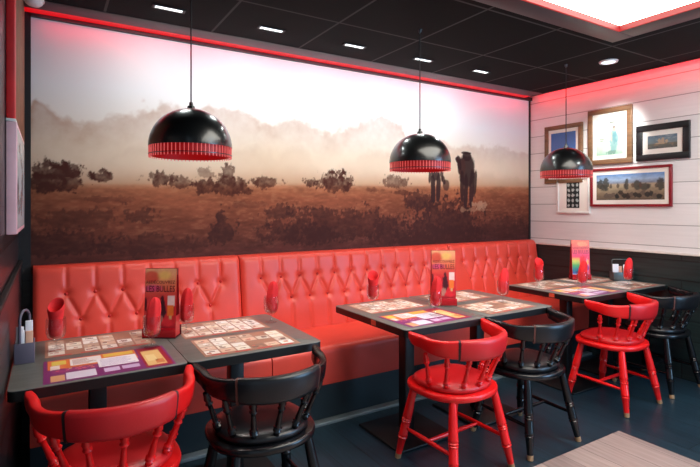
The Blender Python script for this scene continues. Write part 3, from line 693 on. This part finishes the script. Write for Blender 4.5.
# ------------------------------------------------------------------ pendant lamps
def pendant(label, loc):
    t = thing('pendant_lamp', label, 'lamp', loc, 0, 'black dome pendants'); R = .193; zr = 0  # origin at the rim
    prof = []
    for i in range(17):
        a = PI/2*i/16; prof.append((R*math.cos(a)*.995+.003, .045+.185*math.sin(a)))
    g = MB(); n = 48
    outer = [[(r*math.cos(2*PI*j/n), r*math.sin(2*PI*j/n), z) for j in range(n)] for r, z in prof[:-1]+[(.012, .2302)]]
    g.rings(outer, False, True); inner = [[(max(.004, r-.004)*math.cos(2*PI*j/n), max(.004, r-.004)*math.sin(2*PI*j/n), z-.003) for j in range(n)] for r, z in prof[:-1]]
    sh = g.build('shade', M['shade'], t, smooth=60)
    MB().rings(inner[::-1], True, False).build('inner_shade', M['inner_glow'], sh, smooth=60)
    # louvred lower band: thin ribs between two hoops
    g = MB()
    for zz in (0.003, .043):
        g.rings([[((R+dr)*math.cos(2*PI*j/n), (R+dr)*math.sin(2*PI*j/n), zz+dz) for j in range(n)] for dr, dz in ((-.004, 0), (.0015, 0), (.0015, .0035), (-.004, .0035), (-.004, 0))], False, False)
    g.build('hoop', M['shade'], t, smooth=40)
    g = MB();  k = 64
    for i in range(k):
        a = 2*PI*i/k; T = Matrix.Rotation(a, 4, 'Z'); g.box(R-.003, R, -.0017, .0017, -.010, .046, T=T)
    g.build('rib_band', M['rib_glow'], t)
    MB().rings([[((R-.012)*math.cos(2*PI*j/n), (R-.012)*math.sin(2*PI*j/n), z) for j in range(n)] for z in (-.004, .044)], False, False).build('diffuser', M['inner_glow'], t, smooth=60)  # ring behind the ribs, bulb glow put into its emission
    MB().lathe((0, 0, .225), (0, 0, .262), [(0, .02), (.5, .017), (.6, .010), (1, .008)], 16).build('cap', M['shade'], t, smooth=50)
    MB().lathe((0, 0, .26), (0, 0, ZC-loc[2]-.02), [(0, .0035), (1, .0035)], 8).build('cord', M['cord'], t, smooth=60)
    MB().lathe((0, 0, ZC-loc[2]-.025), (0, 0, ZC-loc[2]-.001), [(0, .005), (.3, .009), (1, .012)], 14).build('ceiling_rose', M['shade'], t, smooth=60)
    MB().lathe((0, 0, .08), (0, 0, .21), [(0, .004), (.1, .022), (.35, .032), (.6, .024), (.8, .014), (1, .014)], 16).build('bulb', M['red_bulb'], t, smooth=60)
    return t
p0 = pendant('black dome pendant lamp over the near tables by the left wall', (.68, -1.05, 1.647))
dup(p0, (2.114, -1.05, 1.637), .3, 'black dome pendant lamp over the middle tables, walkers of the mural below it')
dup(p0, (3.616, -1.05, 1.640), .7, 'black dome pendant lamp over the far tables near the framed pictures')

# ------------------------------------------------------------------ framed pictures on the white boards
def frame(label, fr, y0, y1, z0, z1, fw, mw, paint, glass='ink_glossy', th=.026, res=(70, 60), mh=None):
    """y0 is the end nearer the back wall; th is how far the frame stands off the wall"""
    t = thing('picture_frame', label, 'picture', (XR, (y0+y1)/2, (z0+z1)/2), 0, 'framed pictures on the white boards'); hy = abs(y1-y0)/2; hz = (z1-z0)/2
    g = MB(); g.box(-th, 0, -hy, hy, hz-fw, hz); g.box(-th, 0, -hy, hy, -hz, -hz+fw); g.box(-th, 0, hy-fw, hy, -hz+fw, hz-fw); g.box(-th, 0, -hy, -hy+fw, -hz+fw, hz-fw)
    g.build('moulding', M[fr], t, bevel=.003)
    a, b = hy-fw, hz-fw
    MB().box(-.014, -.002, -a, a, -b, b).build('mount', M['mountboard'], t)
    a -= mw; b -= (mh or mw*1.05)
    picture('print', res[0], res[1], lambda s, q: (-.0150, a-2*a*s, -b+2*b*q), paint, M[glass], t)
    return t
def p_sky(s, t):
    c = base(s, [(0, (150, 96, 50)), (.3, (176, 112, 58)), (.36, (120, 140, 180)), (.6, (70, 110, 175)), (1, (52, 92, 160))], t)
    c = mixc(c, L3((96, 60, 36)), .6*sst(.45, .7, fbm(s*9, t*9, 4))*(t < .33))
    for k in range(7): c = rec(c, s, t, .2+.085*k, .26+.085*k, .42, .56, (230, 232, 236), .9)
    return c
def p_poster(s, t):
    c = base(s, [(0, (150, 190, 170)), (.15, (196, 222, 204)), (.5, (226, 238, 222)), (1, (214, 224, 202))], t); c = mixc(c, L3((160, 190, 150)), .35*sst(.4, .7, fbm(s*5, t*5, 9)))
    for a in ((.66, .30, .15, .22), (.70, .45, .12, .14), (.66, .57, .10, .10)): c = ell(c, s, t, *a, (96, 150, 158), .75)
    c = ell(c, s, t, .68, .68, .06, .06, (196, 170, 150), .8); c = ell(c, s, t, .68, .73, .065, .035, (92, 84, 80), .8); c = ell(c, s, t, .58, .5, .03, .15, (200, 182, 160), .7)
    c = ell(c, s, t, .6, .06, .2, .05, (70, 110, 100), .7); c = rec(c, s, t, .5, .68, .84, .875, (70, 74, 78), .85); c = rec(c, s, t, .12, .3, .42, .445, (130, 140, 130), .7); c = rec(c, s, t, .14, .26, .37, .39, (130, 140, 130), .7)
    return c
def p_sea(s, t):
    c = base(s, [(0, (52, 62, 60)), (.35, (84, 84, 70)), (.42, (96, 112, 116)), (.7, (90, 116, 128)), (1, (70, 100, 118))], t); c = mixc(c, L3((150, 160, 160)), .5*sst(.5, .75, fbm(s*6, t*8, 14))*(t > .42))
    for a in ((.45, .38, .2, .06), (.4, .56, .05, .16), (.52, .58, .06, .2), (.65, .5, .05, .12)): c = ell(c, s, t, *a, (176, 150, 116), .8)
    return mixc(c, L3((150, 120, 84)), .5*sst(.5, .7, fbm(s*12, t*20, 17))*(t < .34))
def p_range(s, t):
    c = base(s, [(0, (92, 84, 72)), (.25, (128, 112, 92)), (.5, (150, 136, 112)), (.6, (160, 146, 124)), (.66, (120, 130, 146)), (.8, (150, 176, 206)), (1, (96, 140, 196))], t)
    c = c*(.7+.6*fbm(s*18, t*12, 22))[..., None]
    for a in ((.06, .62, .05, .2), (.15, .64, .05, .24), (.12, .5, .06, .14), (.47, .58, .03, .22), (.63, .55, .05, .2), (.72, .5, .08, .12), (.95, .58, .05, .22)): c = ell(c, s, t, *a, (58, 60, 56), .9)
    r = random.Random(3)
    for k in range(15): c = ell(c, s, t, .16+.055*k, .13+.16*r.random(), .035, .10, r.choice([(30, 36, 40), (34, 38, 40), (206, 198, 188), (44, 40, 40), (90, 80, 72)]), .9)
    for k in range(8): c = ell(c, s, t, .12+.11*k, .50+.06*r.random(), .02, .09, r.choice([(84, 62, 50), (60, 54, 50)]), .8)
    return c
def p_cards(s, t):
    c = base(s, [(0, (40, 46, 46)), (1, (44, 50, 50))], t); i = np.floor(s*3); j = np.floor(t*5); fs, ft = s*3-i, t*5-j
    m = (np.hypot((fs-.5)/.42, (ft-.5)/.4)+.9*(fbm(s*14, t*14, 31)-.5) < .75).astype(float); return mixc(c, L3((176, 186, 184)), m*.85)
frame('oak framed print of a blue sky behind the far pendant lamp', 'oak', -.212, -.632, 1.635, 2.218, .042, .03, p_sky, mh=.035)
frame('large oak framed pale green poster with a blue figure', 'oak', -.69, -1.105, 1.79, 2.305, .045, .038, p_poster)
frame('wide black framed small seascape to the right of the oak frames', 'black_frame', -1.142, -1.563, 1.795, 2.098, .052, .042, p_sea)
frame('long dark red framed photograph of riders and horses on open land', 'red_frame', -.715, -1.43, 1.40, 1.752, .022, .036, p_range, res=(110, 60))
frame('small white framed black picture under the far pendant lamp', 'white_frame', -.353, -.705, 1.332, 1.69, .022, .085, p_cards, mh=.032)

# ------------------------------------------------------------------ things on the left wall
t = thing('picture_frame', 'thick white picture, edge coloured with pink light, on the dark left wall', 'picture', (XL+.001, -.73, 1.517), 0)
MB().box(0, .038, -.37, .37, -.228, .228).build('moulding', M['pink_light_frame'], t, bevel=.004)
picture('print', 40, 40, lambda s, q: (.0386, -.35+.70*s, -.208+.416*q), lambda s, q: mixc(base(s, [(0, (214, 220, 222)), (1, (236, 240, 240))], q), L3((120, 130, 140)), .7*sst(.5, .62, fbm(s*3, q*4, 61))*(np.hypot((s-.35)/.4, (q-.5)/.42) < 1)), M['ink_glossy'], t)
t = thing('timber_panel', 'upright red and brown rough timber panel above the picture on the left wall', 'panel', (XL+.001, -.6, 2.15), 0)
MB().box(0, .03, -.48, -.38, -.39, .39).build('red_board', M['red_board'], t, bevel=.003)
MB().box(0, .03, -.379, .50, -.39, .39).build('brown_board', M['rough_wood'], t, bevel=.003)
MB().box(-.0005, .034, -.49, -.37, -.402, -.391).build('end_cap', M['white_frame'], t, bevel=.002)

# ------------------------------------------------------------------ light
w = bpy.data.worlds.new('ambient'); sc.world = w; w.use_nodes = True
w.node_tree.nodes['Background'].inputs[0].default_value = (.48, .61, .74, 1); w.node_tree.nodes['Background'].inputs[1].default_value = .62
def area(name, loc, target, sx, sy, power, rgb, spread=180):
    d = bpy.data.lights.new(name, 'AREA'); d.shape = 'RECTANGLE'; d.size = sx; d.size_y = sy; d.energy = power; d.color = rgb; d.spread = math.radians(spread)
    o = bpy.data.objects.new(name, d); COL.objects.link(o); o.location = loc
    o.rotation_euler = (Vector(target)-Vector(loc)).to_track_quat('-Z', 'Y').to_euler(); return o
area('shop_window_daylight', (4.42, -4.0, 1.5), (1.4, -2.0, .8), 2.6, 2.0, 170, (.36, .66, 1.0))
for i, x in enumerate((.68, 1.31, 1.94, 2.57, 3.2)):
    area('light_bar_glow', (x, -.54, ZC-.012), (x, -.25, 1.3), .15, .04, 4.4, (.92, 1, .98))
area('mural_strip_glow', (2.2, -.10, ZC-.006), (2.2, -.03, 2.3), 4.3, .05, 5, (1, .03, .07))
area('wall_strip_glow', (4.40, -2.6, ZC-.004), (4.47, -2.6, 2.3), .06, 5, 10, (1, .10, .13))
for x in (.68, 2.114, 3.616):
    d = bpy.data.lights.new('pendant_beam', 'SPOT'); d.energy = 13; d.spot_size = math.radians(112); d.spot_blend = .6; d.color = (1, .93, .86); d.shadow_soft_size = .05
    o = bpy.data.objects.new('pendant_beam', d); COL.objects.link(o); o.location = (x, -1.05, 1.70)
sp = bpy.data.lights.new('downlight_beam', 'SPOT'); sp.energy = 100; sp.spot_size = math.radians(48); sp.spot_blend = .8; sp.color = (.95, 1, .95); sp.shadow_soft_size = .04
so = bpy.data.objects.new('downlight_beam', sp); COL.objects.link(so); so.location = (3.85, -1.26, ZC-.02); so.rotation_euler = (Vector((4.49, -.92, 2.0))-so.location).to_track_quat('-Z', 'Y').to_euler()

sp = bpy.data.lights.new('added_wall_fill', 'SPOT'); sp.energy = 42; sp.spot_size = math.radians(120); sp.spot_blend = .9; sp.color = (.90, 1, .98); sp.shadow_soft_size = .06  # added spot out of view, whitens the board wall; no fixture belongs to it
so = bpy.data.objects.new('added_wall_fill', sp); COL.objects.link(so); so.location = (3.7, -2.5, ZC-.02); so.rotation_euler = (Vector((4.5, -1.2, 1.2))-so.location).to_track_quat('-Z', 'Y').to_euler()

vs = sc.view_settings
sc.display_settings.display_device = 'sRGB'
vs.view_transform = 'Standard'; vs.look = 'None'; vs.gamma = 1; vs.use_curve_mapping = False; vs.exposure = 0.0
sc.cycles.use_denoising = True
